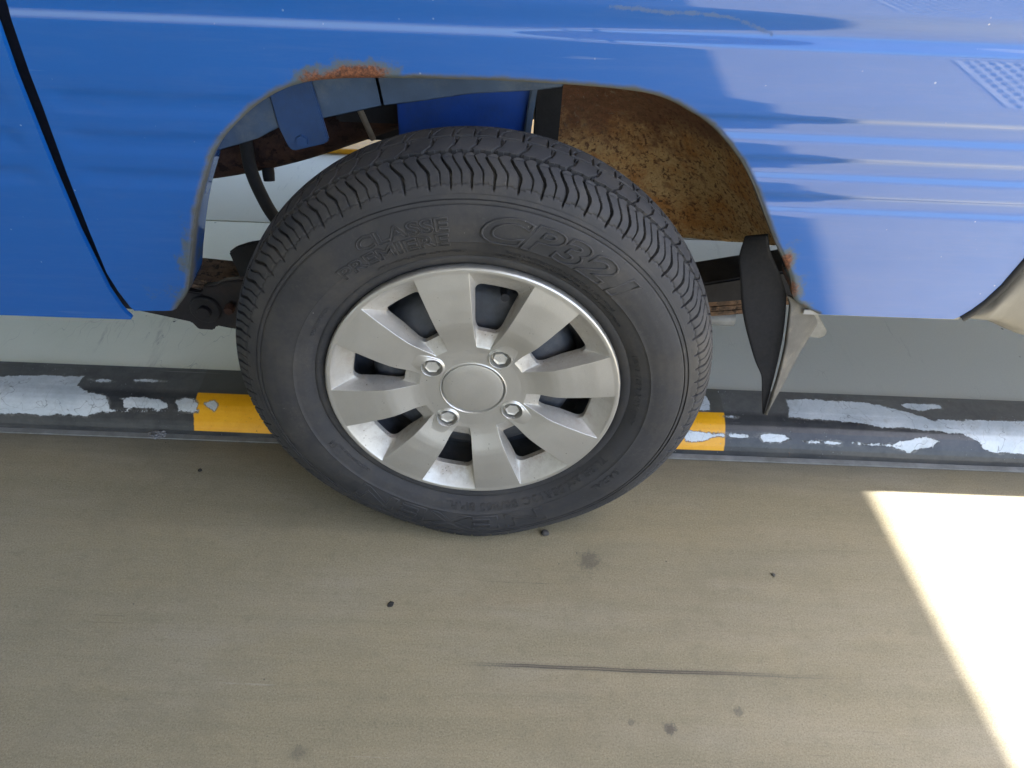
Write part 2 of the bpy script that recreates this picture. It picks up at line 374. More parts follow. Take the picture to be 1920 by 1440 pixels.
PAINT = m_paint(); RUBBER = m_rubber(); SILVER = m_silver(); FLOOR = m_floor()
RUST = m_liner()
RUSTDK = m_rusty('dark_rusted_steel', (.018, .011, .011), (.055, .026, .020), (.085, .045, .032), 18)
BLACK = m_plain('black_rubber', (.012, .013, .016), .7, var=.3)
FLAPBK = m_plain('flap_black', (.007, .0075, .010), .85, var=.25, sc=25)
FLAPGR = m_plain('flap_grey', (.070, .067, .062), .7, var=.35, sc=30, dirt=(.19, .165, .125), dirt_amt=.7)  # paler grey for the outer face of the flap
INNER = m_plain('blue_grey_inner_paint', (.032, .056, .100), .55, var=.25, sc=22, dirt=(.12, .13, .13), dirt_amt=.6)
INNERC = m_plain('dull_blue_paint', (.012, .040, .115), .55, var=.25, sc=22, dirt=(.05, .06, .07), dirt_amt=.5)
INNERB = m_plain('blue_inner_paint', (.008, .050, .26), .5, var=.2, sc=22, dirt=(.03, .05, .09), dirt_amt=.5)
STEEL = m_plain('dark_steel_rim', (.050, .056, .068), .55, var=.4, sc=45, dirt=(.12, .105, .095), dirt_amt=.5)
DARK = m_plain('dark_underbody', (.020, .020, .024), .8, var=.4)
SPRING = m_rusty('spring_steel', (.030, .022, .018), (.13, .075, .045), (.20, .13, .085), 30)
BUMPER = m_plain('grey_bumper', (.13, .124, .112), .5, var=.15, sc=12)
HANG = m_plain('oily_spring_fitting', (.011, .010, .013), .6, var=.5, sc=30, dirt=(.045, .022, .016), dirt_amt=.7)
NUTM = m_plain('silver_nut', (.60, .59, .56), .35, metal=.6, var=.1)
CANOPY = m_plain('canopy_sheet', (.36, .36, .35), .6, var=.08, sc=2)

# ================================================================ SETTING
def sheet(name, x0, x1, y0, y1, z, mat, nx=1, ny=1):
    V = [(x0+(x1-x0)*i/nx, y0+(y1-y0)*j/ny, z) for i in range(nx+1) for j in range(ny+1)]
    return mesh_obj(name, V, [f[::-1] for f in grid_faces(nx+1, ny+1)], mat, None, False)
fl = struct(sheet('ground', -40, 40, -40, 40, 0, FLOOR)); fix_normals(fl)
for p in fl.data.polygons:
    if p.normal.z < 0: p.flip()

# raised centre deck between the two wheel lanes: two plates with an open joint
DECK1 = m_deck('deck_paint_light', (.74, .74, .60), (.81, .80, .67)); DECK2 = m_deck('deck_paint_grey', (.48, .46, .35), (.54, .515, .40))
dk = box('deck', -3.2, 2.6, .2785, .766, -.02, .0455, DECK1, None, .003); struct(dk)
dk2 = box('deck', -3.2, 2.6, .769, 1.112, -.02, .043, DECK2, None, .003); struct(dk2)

# kerb rails
def sdf_poly(px, pv, poly):
    """signed distance (negative inside) of points to a closed polygon"""
    d = np.full(px.shape, 9.); inside = np.zeros(px.shape, bool); n = len(poly)
    for i in range(n):
        (ax, ay), (bx_, by_) = poly[i], poly[(i+1) % n]
        L2 = (bx_-ax)**2+(by_-ay)**2; t = np.clip(((px-ax)*(bx_-ax)+(pv-ay)*(by_-ay))/L2, 0, 1)
        d = np.minimum(d, np.hypot(px-ax-t*(bx_-ax), pv-ay-t*(by_-ay)))
        if ay != by_: inside ^= ((ay > pv) != (by_ > pv)) & (px < (bx_-ax)*(pv-ay)/(by_-ay)+ax)
    return np.where(inside, -d, d)
def rail(name, flip, x0, x1, mat, patches):
    prof = [(.176, 0), (.1765, .004), (.178, .010), (.181, .017), (.185, .024), (.190, .031), (.196, .038), (.203, .0435), (.211, .047), (.219, .049), (.2285, .0502), (.2295, .0505), (.232, .0508), (.25, .0518), (.270, .0526), (.2775, .0526), (.2782, .0515), (.2784, .047), (.2784, 0)]
    pr = np.array(prof); L = np.concatenate([[0], np.cumsum(np.hypot(*np.diff(pr, axis=0).T))])
    lv = np.unique(np.concatenate([L, np.arange(0, L[-3], .0025)])); lv = lv[np.concatenate([[True], np.diff(lv) > 2e-4])]
    py = np.interp(lv, L, pr[:, 0]); pz = np.interp(lv, L, pr[:, 1])
    xs = np.concatenate([np.linspace(x0, -.9, 60)[:-1], np.linspace(-.9, 1.0, 640 if patches else 60), np.linspace(1.0, x1, 60)[1:]])
    GX, GV = np.meshgrid(xs, lv, indexing='ij'); bare = np.full(GX.shape, 1.)
    for q in patches: bare = np.minimum(bare, sdf_poly(GX, GV, q))
    wv = .0008*np.sin(GX*5.1)+.0005*np.sin(GX*13.7+1); Yv = (1.1135+(.2784-py)*3.2 if flip else py)[None, :]+wv*(py < .27)[None, :]
    V = np.stack([GX, Yv, np.broadcast_to(pz, GX.shape)], -1).reshape(-1, 3)
    nx, nv = GX.shape; F = grid_faces(nx, nv)+[tuple(range(nv)), tuple((nx-1)*nv+j for j in range(nv))]
    return fix_normals(mesh_obj(name, V, F, mat, None, True, 40, {'v': GV.ravel(), 'bare': bare.ravel()}))
NEARR = m_rail('near_rail_paint', (-.449, .384, .010, .074))
BARE = [[(-3.3, .024), (-.75, .024), (-.70, .027), (-.67, .0255), (-.645, .030), (-.619, .0275), (-.60, .034), (-.578, .040), (-.585, .054), (-.600, .063), (-.620, .066), (-.642, .080), (-.640, .101), (-.70, .099), (-.77, .094), (-3.3, .094)],
    [(-.630, .0945), (-.60, .0965), (-.583, .091), (-.612, .0905)], [(-.556, .0955), (-.536, .1005), (-.503, .0955), (-.53, .092)],
    [(-.567, .0585), (-.545, .0620), (-.515, .0615), (-.492, .053), (-.480, .042), (-.50, .041), (-.556, .0425)],
    [(-.480, .057), (-.467, .0615), (-.452, .060), (-.444, .054), (-.447, .042), (-.473, .040)], [(-.62, .0335), (-.57, .0365), (-.50, .0385), (-.443, .0405), (-.443, .0425), (-.55, .0405), (-.62, .0375)],
    [(-.433, .055), (-.420, .0605), (-.412, .052), (-.418, .043), (-.428, .049)],
    [(.490, .110), (.486, .070), (.52, .069), (.554, .0675), (.60, .064), (.628, .059), (.662, .0605), (.70, .056), (.753, .0535), (.78, .040), (.80, .026), (.86, .025), (2.8, .024), (2.8, .083), (.88, .083), (.78, .080), (.715, .0790), (.690, .088), (.66, .100), (.60, .111), (.55, .112)],
    [(.70, .096), (.74, .104), (.74, .112), (.70, .113), (.675, .108)],
    [(.383, .066), (.393, .0695), (.405, .0665), (.393, .063)], [(.383, .0375), (.41, .039), (.436, .0375), (.42, .033), (.395, .032)], [(.438, .038), (.47, .0395), (.487, .034), (.47, .028), (.445, .030)],
    [(.505, .0325), (.566, .0325), (.566, .0285), (.51, .0285)], [(.582, .0325), (.64, .033), (.668, .041), (.70, .047), (.72, .040), (.708, .031), (.672, .022), (.64, .0285), (.59, .029)],
    [(.315, .0405), (.345, .041), (.384, .0395), (.384, .034), (.364, .030), (.345, .023), (.325, .025)], [(.330, .077), (.362, .078), (.363, .10), (.357, .116), (.345, .118), (.336, .10)]]
nr = rail('kerb_rail', False, -3.2, 2.6, NEARR, BARE); tag(nr, 'worn black metal kerb rail with yellow band directly behind the tyre', 'kerb rail', 'kerb rails along the grey deck')
FARR = m_plain('far_yellow_paint', (.70, .34, .010), .5, var=.12, sc=60, dirt=(.25, .15, .04), dirt_amt=.4)
fr = rail('kerb_rail', True, -3.2, 2.6, FARR, []); tag(fr, 'far yellow kerb rail glimpsed under the van beyond the grey deck', 'kerb rail', 'kerb rails along the grey deck')
# foot flange of the near rail: thin grey strip on the floor
fp = [(-3.2, .0), (2.6, 0)]
ff = box('rail_foot', -3.2, 2.6, .165, .1775, .0005, .0028, m_plain('rail_foot_grey', (.20, .205, .20), .55, var=.25, sc=30, dirt=(.10, .095, .08), dirt_amt=.6), nr, .0012)
wd = bmesh.new(); bmesh.ops.create_icosphere(wd, subdivisions=3, radius=.010)
for v in wd.verts:
    q = 1+.35*math.sin(v.co.x*700+2*v.co.y*500)*math.cos(v.co.z*600+v.co.x*300); v.co *= q; v.co.z *= .45; v.co.x *= 1.3
me = bpy.data.meshes.new('weld_bead'); wd.to_mesh(me); wd.free(); me.materials.append(m_plain('weld_grey', (.20, .20, .21), .4, metal=.4, var=.4, sc=200))
wb = bpy.data.objects.new('weld_bead', me); C.objects.link(wb); wb.location = (-.507, .174, .004); wb.parent = nr

# studded paving to the right of the lane (the panel mirrors it)
PAVE = m_plain('pale_paving', (.30, .29, .26), .7, var=.15, sc=20)
pv = [(1.50, -.7, .004), (1.50, -3.2, .004), (3.4, -3.2, .004), (3.4, -.7, .004)]; pf = [(0, 3, 2, 1)][:1]
pav = struct(mesh_obj('paving', [(x, y, z) for z in (.0, .006) for x, y in ((1.50, -3.2), (3.4, -3.2), (3.4, -.7), (1.50, -.7))], [(4, 5, 6, 7), (0, 1, 5, 4), (1, 2, 6, 5), (2, 3, 7, 6), (3, 0, 4, 7)], PAVE, None, False))
V = []; F = []
for i in range(26):
    for j in range(56):
        cx0 = 1.535+i*.042; cy0 = -3.15+j*.042+(.021 if i % 2 else 0); b0 = len(V)
        for q in range(8):
            a = q*PI/4; V.append((cx0+.0125*math.cos(a), cy0+.0125*math.sin(a), .006)); V.append((cx0+.009*math.cos(a), cy0+.009*math.sin(a), .012))
        F += [(b0+2*q, b0+2*((q+1) % 8), b0+2*((q+1) % 8)+1, b0+2*q+1) for q in range(8)]+[tuple(b0+2*q+1 for q in range(8))]
st_ = mesh_obj('stud', V, F, m_plain('dark_stud', (.06, .06, .06), .7), pav, False); st_['kind'] = 'stuff'
# canopy above that shades the lane; its right edge throws the light border on the floor
k = 1/math.tan(SUN_EL); H = 3.2
cx = lambda Y: .604-.0985*(Y-.1175)+H*k
cv = [(-20, -22, H), (cx(-.45)+.25, -22, H), (cx(-.45), -.63, H), (cx(2.6), 2.6, H), (-20, 2.6, H)]
cb = bmesh.new(); vs = [cb.verts.new(v) for v in cv]; f = cb.faces.new(vs)
ex = bmesh.ops.extrude_face_region(cb, geom=[f])
for v in ex['geom']:
    if isinstance(v, bmesh.types.BMVert): v.co.z += .12
bmesh.ops.recalc_face_normals(cb, faces=cb.faces)
me = bpy.data.meshes.new('canopy_roof'); cb.to_mesh(me); cb.free(); me.materials.append(CANOPY)
can = bpy.data.objects.new('canopy_roof', me); C.objects.link(can); struct(can)
for (px, py) in ((-19.6, -21.6), (-19.6, 2.4), (1.5, -21.6), (1.0, 2.4), (-9, 2.4), (1.4, -12)):
    tube('post', [(px, py, 0), (px, py, H)], .07, CANOPY, can, smoothp=False)

# ================================================================ THE VAN
van = tag(empty('minivan', (0, .4, 0)), 'blue minivan with rusty wheel arch and silver hubcap', 'minivan')
van.location = (0, 0, 0)
BODY0 = .085
def body_y(Z): return .085+np.clip((.6-Z)/.3, 0, 1.3)*.02+np.where(Z > .69, (Z-.69)**2*.3, 0)
ARCH = [(-.383, .297), (-.359, .330), (-.344, .375), (-.326, .428), (-.308, .471), (-.284, .517), (-.253, .552), (-.214, .582), (-.179, .598), (-.136, .605), (-.077, .6075), (.003, .609), (.082, .608), (.146, .605), (.185, .599), (.220, .583), (.252, .561), (.280, .532), (.302, .501), (.323, .465), (.344, .430), (.372, .386), (.388, .350), (.420, .331)]
ap = smooth_path([(p[0], 0, p[1]) for p in ARCH], 240)
ARX = np.array([p.x for p in ap]); ARZ = np.array([p.z for p in ap])
DOOR = [(.27, -.437), (.282, -.440), (.290, -.446), (.30, -.450), (.33, -.4565), (.415, -.4625), (.50, -.463), (.6, -.4615), (.7, -.459), (1.1, -.459)]   # door edge x(z)
JAMB = [(.27, -.430), (.29, -.4345), (.30, -.440), (.325, -.4475), (.352, -.4525), (.412, -.453), (.487, -.452), (.562, -.449), (.62, -.448), (.7, -.4465), (1.1, -.446)]
RIBS = ((.583, .562), (.539, .518), (.495, .477))
def relief(X, Z):
    """push-in (towards +y) of the stamped ribs and the waist crease"""
    D = np.zeros_like(X)
    for a, b in RIBS:
        wd = np.where(X > 0, 1., 1.4); prof = sstep(b-.006*wd, b+.006*wd, Z)*(1-sstep(a-.005*wd, a+.003*wd, Z))
        ends = np.ones_like(X)
        ends = ends*np.where((X < 0) & (X > -.46), sstep(-.447, -.420, X), 1)*np.where(X <= -.46, 1-sstep(-.50, -.475, X), 1)
        amp = np.where(X > 0, .0036, .0017)
        D = D+prof*ends*amp
    amp = .0020+.0036*sstep(.0, .35, X)
    down = 1-sstep(.664, .686, Z); up = sstep(.649, .664, Z)
    D = D+amp*np.where(Z > .664, down, up)
    return D
ZT = 1.06
def panel(name, colfun, ncol, botfun, nrow=230, is_q=False):
    V = []; edge = []; rust = []; scf = []
    ts = np.linspace(0, 1, nrow)
    XX = np.zeros((ncol, nrow)); ZZ = np.zeros((ncol, nrow))
    for i in range(ncol):
        zb, xf = colfun(i)
        z = np.where(ts < .86, zb+(.725-zb)*(ts/.86), .725+(ZT-.725)*(ts-.86)/.14)
        ZZ[i] = z; XX[i] = xf(z)
    return XX, ZZ
def emit(name, XX, ZZ, lipdepth, proud=0., thick_edges=True, archdist=True):
    # distance to the arch outline
    if archdist:
        d = np.full(XX.shape, 9.)
        for a in range(0, 240, 1):
            d = np.minimum(d, np.hypot(XX-ARX[a], ZZ-ARZ[a]))
    else: d = np.full(XX.shape, 1.)
    Yb = body_y(ZZ)-proud+relief(XX, ZZ)
    bead = np.where(d < .006, .0040*(1-d/.006)**2, 0)
    Y = Yb+bead
    g = lambda cx, cz, sx, sz: np.exp(-((XX-cx)/sx)**2-((ZZ-cz)/sz)**2)
    rust = .90*g(-.135, .610, .036, .013)+.85*g(-.100, .613, .024, .013)+.60*g(-.168, .603, .02, .010)+.65*g(-.353, .370, .011, .018)+.5*g(-.346, .398, .008, .014)+.4*g(-.338, .43, .007, .03)+.35*g(-.372, .320, .02, .03)+1.05*g(.362, .406, .011, .026)+.90*g(.382, .368, .012, .022)+.7*g(.404, .343, .012, .010)+.35*g(.05, .609, .02, .004)+.25*g(-.41, .325, .02, .02)
    sc = np.zeros_like(XX)
    pl = [(.125, .6835), (.150, .682), (.177, .6795), (.205, .6800), (.222, .6795), (.240, .677), (.254, .673), (.270, .667), (.281, .663)]
    for (ax, az), (bx_, bz) in zip(pl, pl[1:]):
        L2 = (bx_-ax)**2+(bz-az)**2; tt = np.clip(((XX-ax)*(bx_-ax)+(ZZ-az)*(bz-az))/L2, 0, 1)
        dd = np.hypot(XX-ax-tt*(bx_-ax), ZZ-az-tt*(bz-az)); sc = np.maximum(sc, np.exp(-(dd/.0030)**2)*.85)
    nc, nrw = XX.shape
    V = [(XX[i, j], Y[i, j], ZZ[i, j]) for i in range(nc) for j in range(nrw)]
    F = grid_faces(nc, nrw); ed = list(d.ravel()); ru = list(rust.ravel()); scl = list(sc.ravel())
    # folded flange along the lower edge (and side edges): goes inward
    loops = [[(i, 0) for i in range(nc)], [(0, j) for j in range(nrw)], [(nc-1, j) for j in range(nrw)]]
    for L in loops:
        prev = None
        depths = (.0, .002, .005, lipdepth)
        base = len(V)
        for (i, j) in L:
            for q, dp in enumerate(depths):
                x, y, z = XX[i, j], Y[i, j], ZZ[i, j]
                V.append((x, y+dp, z)); ed.append(d[i, j]+dp*.35); ru.append(rust[i, j]); scl.append(0)
        F += grid_faces(len(L), 4) if False else [(base+a*4+b, base+(a+1)*4+b, base+(a+1)*4+b+1, base+a*4+b+1) for a in range(len(L)-1) for b in range(3)]
    o = mesh_obj(name, V, F, PAINT, van, True, None, {'edge': ed, 'rust': ru, 'scuff': scl})
    bm = bmesh.new(); bm.from_mesh(o.data); bmesh.ops.remove_doubles(bm, verts=bm.verts, dist=2e-5)
    bmesh.ops.recalc_face_normals(bm, faces=bm.faces); bm.to_mesh(o.data); bm.free()
    # outward must face the camera side (-y)
    s = sum(p.normal.y*p.area for p in o.data.polygons)
    if s > 0: o.data.flip_normals()
    o.data.set_sharp_from_angle(angle=math.radians(60))
    return o
# rear quarter panel: jamb -> arch -> tail
LEFTB = [(-.448, .2935), (-.434, .2940), (-.395, .2955), (-.383, .297)]
cols = []
for u in np.linspace(0, 1, 26)[:-1]:
    zb = interp(u, [(0, .2935), (.2, .294), (.75, .2955), (1, .297)])
    cols.append((float(zb), (lambda u: (lambda z: (1-u)*interp(z, JAMB)+u*(-.383)))(u)))
for a in range(0, 240):
    cols.append((float(ARZ[a]), (lambda X: (lambda z: np.full_like(z, X)))(float(ARX[a]))))
TAIL = [(.420, .331), (.52, .3312), (.590, .332), (.606, .342), (.618, .356), (.628, .380), (.634, .421), (.645, .47), (.67, .51), (.72, .528), (.80, .535), (1.75, .537)]
tailx = np.concatenate([np.linspace(.424, .585, 50), np.linspace(.59, .68, 46), np.linspace(.69, 1.75, 60)])
for X in tailx:
    cols.append((float(interp(X, TAIL)), (lambda X: (lambda z: np.full_like(z, X)))(float(X))))
XX, ZZ = panel('rear_quarter_panel', lambda i: cols[i], len(cols), None)
qp = emit('rear_quarter_panel', XX, ZZ, .045)
qp['label'] = 'blue rear side panel with stamped ribs and rust round the wheel arch'
# door
dcols = []
for u in np.linspace(0, 1, 120):
    uu_ = 1-(1-u)**1.6
    zb = float(.2775+.004*u+.006*max(0, (u-.97)/.03)**2)
    dcols.append((zb, (lambda q: (lambda z: -1.7*(1-q)+q*interp(z, DOOR)))(uu_)))
XX, ZZ = panel('side_door', lambda i: dcols[i], len(dcols), None)
emit('side_door', XX, ZZ, .0065, proud=.0035, archdist=False)
# dark rubber seal down in the shut gap
sv = []; 
zs = np.linspace(.272, ZT, 80)
for z in zs:
    y = float(body_y(np.array(z)))+.034
    a = float(interp(z, DOOR))-.05; b = float(interp(z, JAMB))+.02
    sv += [(a, y, z), ((a+b)/2, y-.004, z), (b, y, z)]
mesh_obj('door_seal', sv, grid_faces(80, 3), m_plain('navy_seal', (.007, .010, .024), .7), van)
# bumper end wrapping below the panel
BP = [(.600, .331), (.612, .346), (.624, .366), (.632, .395), (.638, .425), (.648, .468), (.672, .507), (.72, .524), (.80, .531), (1.76, .533)]
bv = []; nb = 60; mrow = 26
bxs = np.concatenate([np.linspace(.6005, .69, 40), np.linspace(.70, 1.76, 30)])
for X in bxs:
    zt = float(interp(X, BP)); zb = .331-.035*float(sstep(.6, .72, np.array(X)))
    for j in range(mrow):
        t = j/(mrow-1); z = zb+(zt-zb)*t
        e = min(1, (X-.6)/.03); yy = float(body_y(np.array(z)))+.004-.010*math.sin(PI*t)*e
        yy += .012*(1-min(1, t/.12))**2+.006*(1-min(1, (1-t)/.08))**2
        bv.append((X, yy, z))
nbc = len(bxs); base = len(bv); F = grid_faces(nbc, mrow)
for i in range(nbc):
    x_, y_, z_ = bv[i*mrow]; bv.append((x_, y_+.05, z_+.004))
F += [(i*mrow, (i+1)*mrow, base+i+1, base+i) for i in range(nbc-1)]
base2 = len(bv)
for i in range(nbc):
    x_, y_, z_ = bv[i*mrow+mrow-1]; bv.append((x_, y_+.03, z_))
F += [(i*mrow+mrow-1, (i+1)*mrow+mrow-1, base2+i+1, base2+i) for i in range(nbc-1)]
fix_normals(mesh_obj('rear_bumper', bv, F, BUMPER, van, True, 50))
seam = [(float(X), float(body_y(np.array(interp(X, BP))))+.003, float(interp(X, BP))+.002) for X in np.linspace(.600, 1.74, 80)]
tube('bumper_seal', seam, .0065, BLACK, van, n=120, seg=10)

# hidden shell: closes the body so that light behaves as in a real van
box('underbody', -2.2, 1.70, .42, 1.32, .52, .60, m_plain('underbody_grey', (.34, .35, .35), .7), van, 0)
box('cabin_shell', -2.2, 1.74, .14, 1.40, .70, 1.70, DARK, van, 0)
box('far_side_panel', -2.2, 1.75, 1.40, 1.42, .33, 1.7, INNERB, van, 0)

box('tail_panel', 1.74, 1.77, .16, 1.40, .30, 1.7, INNERB, van, .004)
# ---- pieces seen inside the wheel arch
prism('inner_flange', [(-.302, .500), (-.290, .535), (-.262, .575), (-.226, .595), (-.219, .534), (-.245, .520)], .128, .131, INNER, van)
br = prism('hanger_bracket', [(-.2265, .600), (-.180, .605), (-.1695, .549), (-.1655, .5235), (-.170, .519), (-.206, .509), (-.2115, .512), (-.219, .535)], .124, .128, INNERC, van)
revb = bmesh.new(); bmesh.ops.create_cone(revb, cap_ends=True, segments=6, radius1=.007, radius2=.0065, depth=.003)
me = bpy.data.meshes.new('bolt_head'); revb.to_mesh(me); revb.free(); me.materials.append(INNERC)
bo = bpy.data.objects.new('bolt_head', me); C.objects.link(bo); bo.location = (-.195, .1225, .522); bo.rotation_euler = (PI/2, 0, 0); bo.parent = br
prism('inner_flange', [(-.181, .606), (-.111, .612), (-.104, .562), (-.171, .545)], .128, .131, INNER, van)
prism('inner_flange', [(-.1105, .612), (.092, .612), (.088, .590), (.060, .5855), (-.010, .579), (-.057, .570), (-.1035, .562)], .128, .131, INNER, van)
# deep blue wheelhouse side behind the tyre crown
prism('wheelhouse_side', [(-.10, .62), (.064, .62), (.059, .555), (.049, .48), (-.10, .46)], .200, .204, INNERB, van)
prism('wheelhouse_edge', [(.0585, .60), (.066, .60), (.056, .50), (.0475, .50)], .192, .2, INNER, van)
# black box strut beside it
prism('strut', [(.063, .60), (.0975, .60), (.0945, .44), (.062, .44)], .296, .33, BLACK, van)
prism('sunlit_bit', [(.046, .545), (.058, .545), (.066, .50), (.066, .47), (.040, .47)], .33, .336, m_plain('sunlit_tint', (.55, .42, .22), .8), van)  # plate standing in for something sunlit beyond, sunlight put into its colour
# rusty rear wheelhouse: a curved tunnel wall
ra = np.hypot(ARX, ARZ-.27); fa = np.arctan2(ARX, ARZ-.27)
V = []; NT, NPH = 40, 60
for i in range(NPH):
    for j in range(NT):
        t = j/(NT-1); f0 = math.radians(14.0+9*t); f1 = math.radians(float(np.interp(t, [0, .125, .25, .375, .5, .625, .75, .875, 1], [68.5, 72.2, 75.2, 78, 80.5, 82.2, 83, 83, 82])))
        ph = f0+(f1-f0)*i/(NPH-1)
        lip = float(np.interp(ph, fa, ra))+.001
        rr_ = (lip+.003)*(1-.5*t**1.6); yy = .128+.205*math.sin(min(1, t*1.05)*PI/2)
        V.append((rr_*math.sin(ph), yy+.0015*math.sin(ph*23+t*5), .27+rr_*math.cos(ph)))
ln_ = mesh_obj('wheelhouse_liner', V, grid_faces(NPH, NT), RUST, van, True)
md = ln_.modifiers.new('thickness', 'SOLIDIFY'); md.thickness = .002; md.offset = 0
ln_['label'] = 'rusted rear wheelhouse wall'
# diagonal pipe (dark rust) and its stub, brake hose
tube('filler_pipe', [(-.47, .31, .395), (-.36, .31, .412), (-.26, .31, .438), (-.16, .31, .475), (-.085, .31, .505)], .029, RUSTDK, van, n=40, seg=20)
tube('pipe_stub', [(-.298, .30, .408), (-.297, .292, .385)], [.0075, .0085, .0075], BLACK, van, n=6)
tube('support_rod', [(-.150, .20, .545), (-.132, .205, .490)], .0036, m_plain('pale_rod', (.15, .12, .085), .7), van, n=6)
box('chassis_beam', -.60, -.085, .345, .40, .425, .56, DARK, van, .003)
box('body_mount', -.185, -.10, .25, .335, .49, .56, DARK, van, .003)
tube('brake_hose', [(-.303, .25, .50), (-.304, .25, .455), (-.304, .25, .42), (-.296, .25, .383), (-.284, .25, .352), (-.262, .25, .322), (-.22, .24, .30)], .0085, BLACK, van, n=50)
# axle, drum and leaf spring
sp = empty('leaf_spring', (0, .28, .24), van); sp.location = (0, 0, 0)
def leaf(x0, x1, z0, th, sag):
    V = []; n = 40
    for i in range(n):
        x = x0+(x1-x0)*i/(n-1); z = z0+sag*(x/.6)**2*(1 if x > 0 else .5)
        for (yy, dz) in ((.264, 0), (.264, -th), (.322, -th), (.322, 0)): V.append((x, yy, z+dz))
    F = []
    for i in range(n-1):
        for j in range(4): F.append((i*4+j, (i+1)*4+j, (i+1)*4+(j+1) % 4, i*4+(j+1) % 4))
    F += [(0, 1, 2, 3), tuple((n-1)*4+j for j in (3, 2, 1, 0))]
    return fix_normals(mesh_obj('leaf', V, F, SPRING, sp, True, 30))
leaf(-.62, .62, .2195, .0075, .070)
leaf(-.55, .56, .2105, .0075, .070)
leaf(-.42, .46, .2015, .0075, .070)
leaf(-.34, .40, .1925, .0075, .070)
prism('spring_hanger', [(-.525, .187), (-.50, .200), (-.434, .2245), (-.413, .222), (-.4075, .235), (-.389, .237), (-.376, .245), (-.33, .252), (-.33, .158), (-.38, .158), (-.404, .163), (-.41, .154), (-.433, .155), (-.441, .168)], .250, .262, HANG, van, .002)
bush = revolve('spring_bushing', [(.0, .236), (.009, .236), (.010, .238), (.010, .243), (.021, .243), (.023, .245), (.023, .256), (.0, .258)], HANG, van, 24); bush.location = (-.412, 0, .196)
nutb = revolve('spring_bolt', [(.0, .231), (.0065, .231), (.0075, .233), (.0075, .244), (.0, .245)], RUSTDK, van, 6); nutb.location = (-.372, 0, .205)
# upper chassis rail over the spring
prism('chassis_rail', [(.20, .250), (.318, .275), (.365, .2865), (.48, .312), (.48, .262), (.374, .247), (.325, .2405), (.20, .222)], .248, .31, DARK, van, .003)
tube('damper_tube', [(.20, .34, .152), (.40, .34, .150)], .012, m_plain('grey_tube', (.22, .215, .20), .5), van, n=6)
tube('axle_tube', [(0, .10, .27), (0, 1.24, .27)], .042, RUSTDK, van, n=8, seg=20)
drum = revolve('brake_drum', [(.0, .09), (.13, .09), (.138, .095), (.138, .150), (.125, .158), (.0, .160)], DARK, van, 64); drum.location = (0, 0, .27)
prism('brake_backing', [(-.364, .286), (-.351, .296), (-.330, .304), (-.30, .31), (-.2, .33), (-.1, .33), (-.1, .13), (-.3, .13), (-.350, .165), (-.348, .2), (-.358, .255)], .262, .268, BLACK, van, .002)
# ---- mud flap: a curled leaf of rubber
def flap_sheet(name, rows, mat, parent, nc=14):
    V = []
    for (a, b) in rows:
        a = Vector(a); b = Vector(b)
        for j in range(nc):
            t = j/(nc-1); p = a.lerp(b, t); V.append(p)
    o = mesh_obj(name, V, grid_faces(len(rows), nc), mat, parent, True)
    md = o.modifiers.new('thickness', 'SOLIDIFY'); md.thickness = .004; md.offset = 0
    return o
def path_rows(A, B, n=40):
    A = smooth_path(A, n); B = smooth_path(B, n); return list(zip(A, B))
A = [(.316, .125, .424), (.3145, .125, .395), (.3205, .122, .37), (.331, .122, .33), (.340, .12, .303), (.352, .118, .275), (.366, .116, .245), (.379, .112, .222), (.386, .11, .195), (.3955, .11, .157)]
B = [(.334, .105, .438), (.346, .112, .41), (.362, .115, .385), (.378, .118, .357), (.384, .118, .338), (.389, .116, .310), (.393, .114, .275), (.395, .112, .240), (.396, .11, .20), (.3975, .11, .155)]
flap = flap_sheet('mud_flap', path_rows(A, B), FLAPBK, van)
flap['label'] = 'curled black rubber mud flap behind the rear wheel'
A2 = [(.380, .112, .352), (.3865, .110, .338), (.391, .108, .310), (.3955, .106, .275), (.3975, .104, .240), (.398, .103, .20), (.3982, .1025, .160)]
B2 = [(.395, .110, .346), (.414, .114, .332), (.431, .120, .309), (.4315, .124, .293), (.4225, .122, .255), (.412, .116, .205), (.3995, .108, .158)]
fg = flap_sheet('flap_outer_face', path_rows(A2, B2), FLAPGR, flap)
prism('flap_stay', [(.445, .285), (.468, .262), (.487, .236), (.487, .228), (.480, .2235), (.455, .2245), (.44, .235)], .198, .2, m_plain('pale_stay', (.20, .195, .18), .5), van, .001)
prism('sill_flange', [(.405, .3345), (.60, .3345), (.60, .3285), (.405, .3275)], .1065, .1085, m_plain('grey_sill', (.25, .25, .25), .5), van, .0005)

# ================================================================ WHEEL
HZ = .27
wheel = empty('wheel', (0, 0, HZ), van)
wheel['label'] = 'rear wheel with black tyre and silver eight spoke hubcap'
SIDE = [(.1655, .022), (.1700, .0150), (.1745, .0100), (.1785, .0060), (.1810, .0046), (.1840, .0040), (.1862, .0042), (.1872, .0050), (.1882, .0040), (.1920, .0012), (.1980, -.0020), (.2060, -.0046), (.2095, -.0054), (.2101, -.0062), (.2110, -.0060), (.2200, -.0064), (.2300, -.0056), (.2400, -.0034), (.2470, -.0008), (.2482, -.0002), (.2487, .0014), (.2494, .0014), (.2499, .0002), (.2528, .0012), (.2533, .0030), (.2541, .0031), (.2546, .0016), (.2570, .0026), (.2585, .0034)]
TREAD = [(.2585, .0034), (.2630, .0052), (.2690, .0085), (.2755, .0138), (.2805, .0200), (.2842, .0270), (.2868, .0345), (.2888, .0440), (.2900, .0540), (.2904, .0660)]
CY = .0660
TREADF = TREAD + [(r, 2*CY-y) for r, y in TREAD[-2::-1]]
INSIDE = [(r, 2*CY-y) for r, y in SIDE[::-1]]
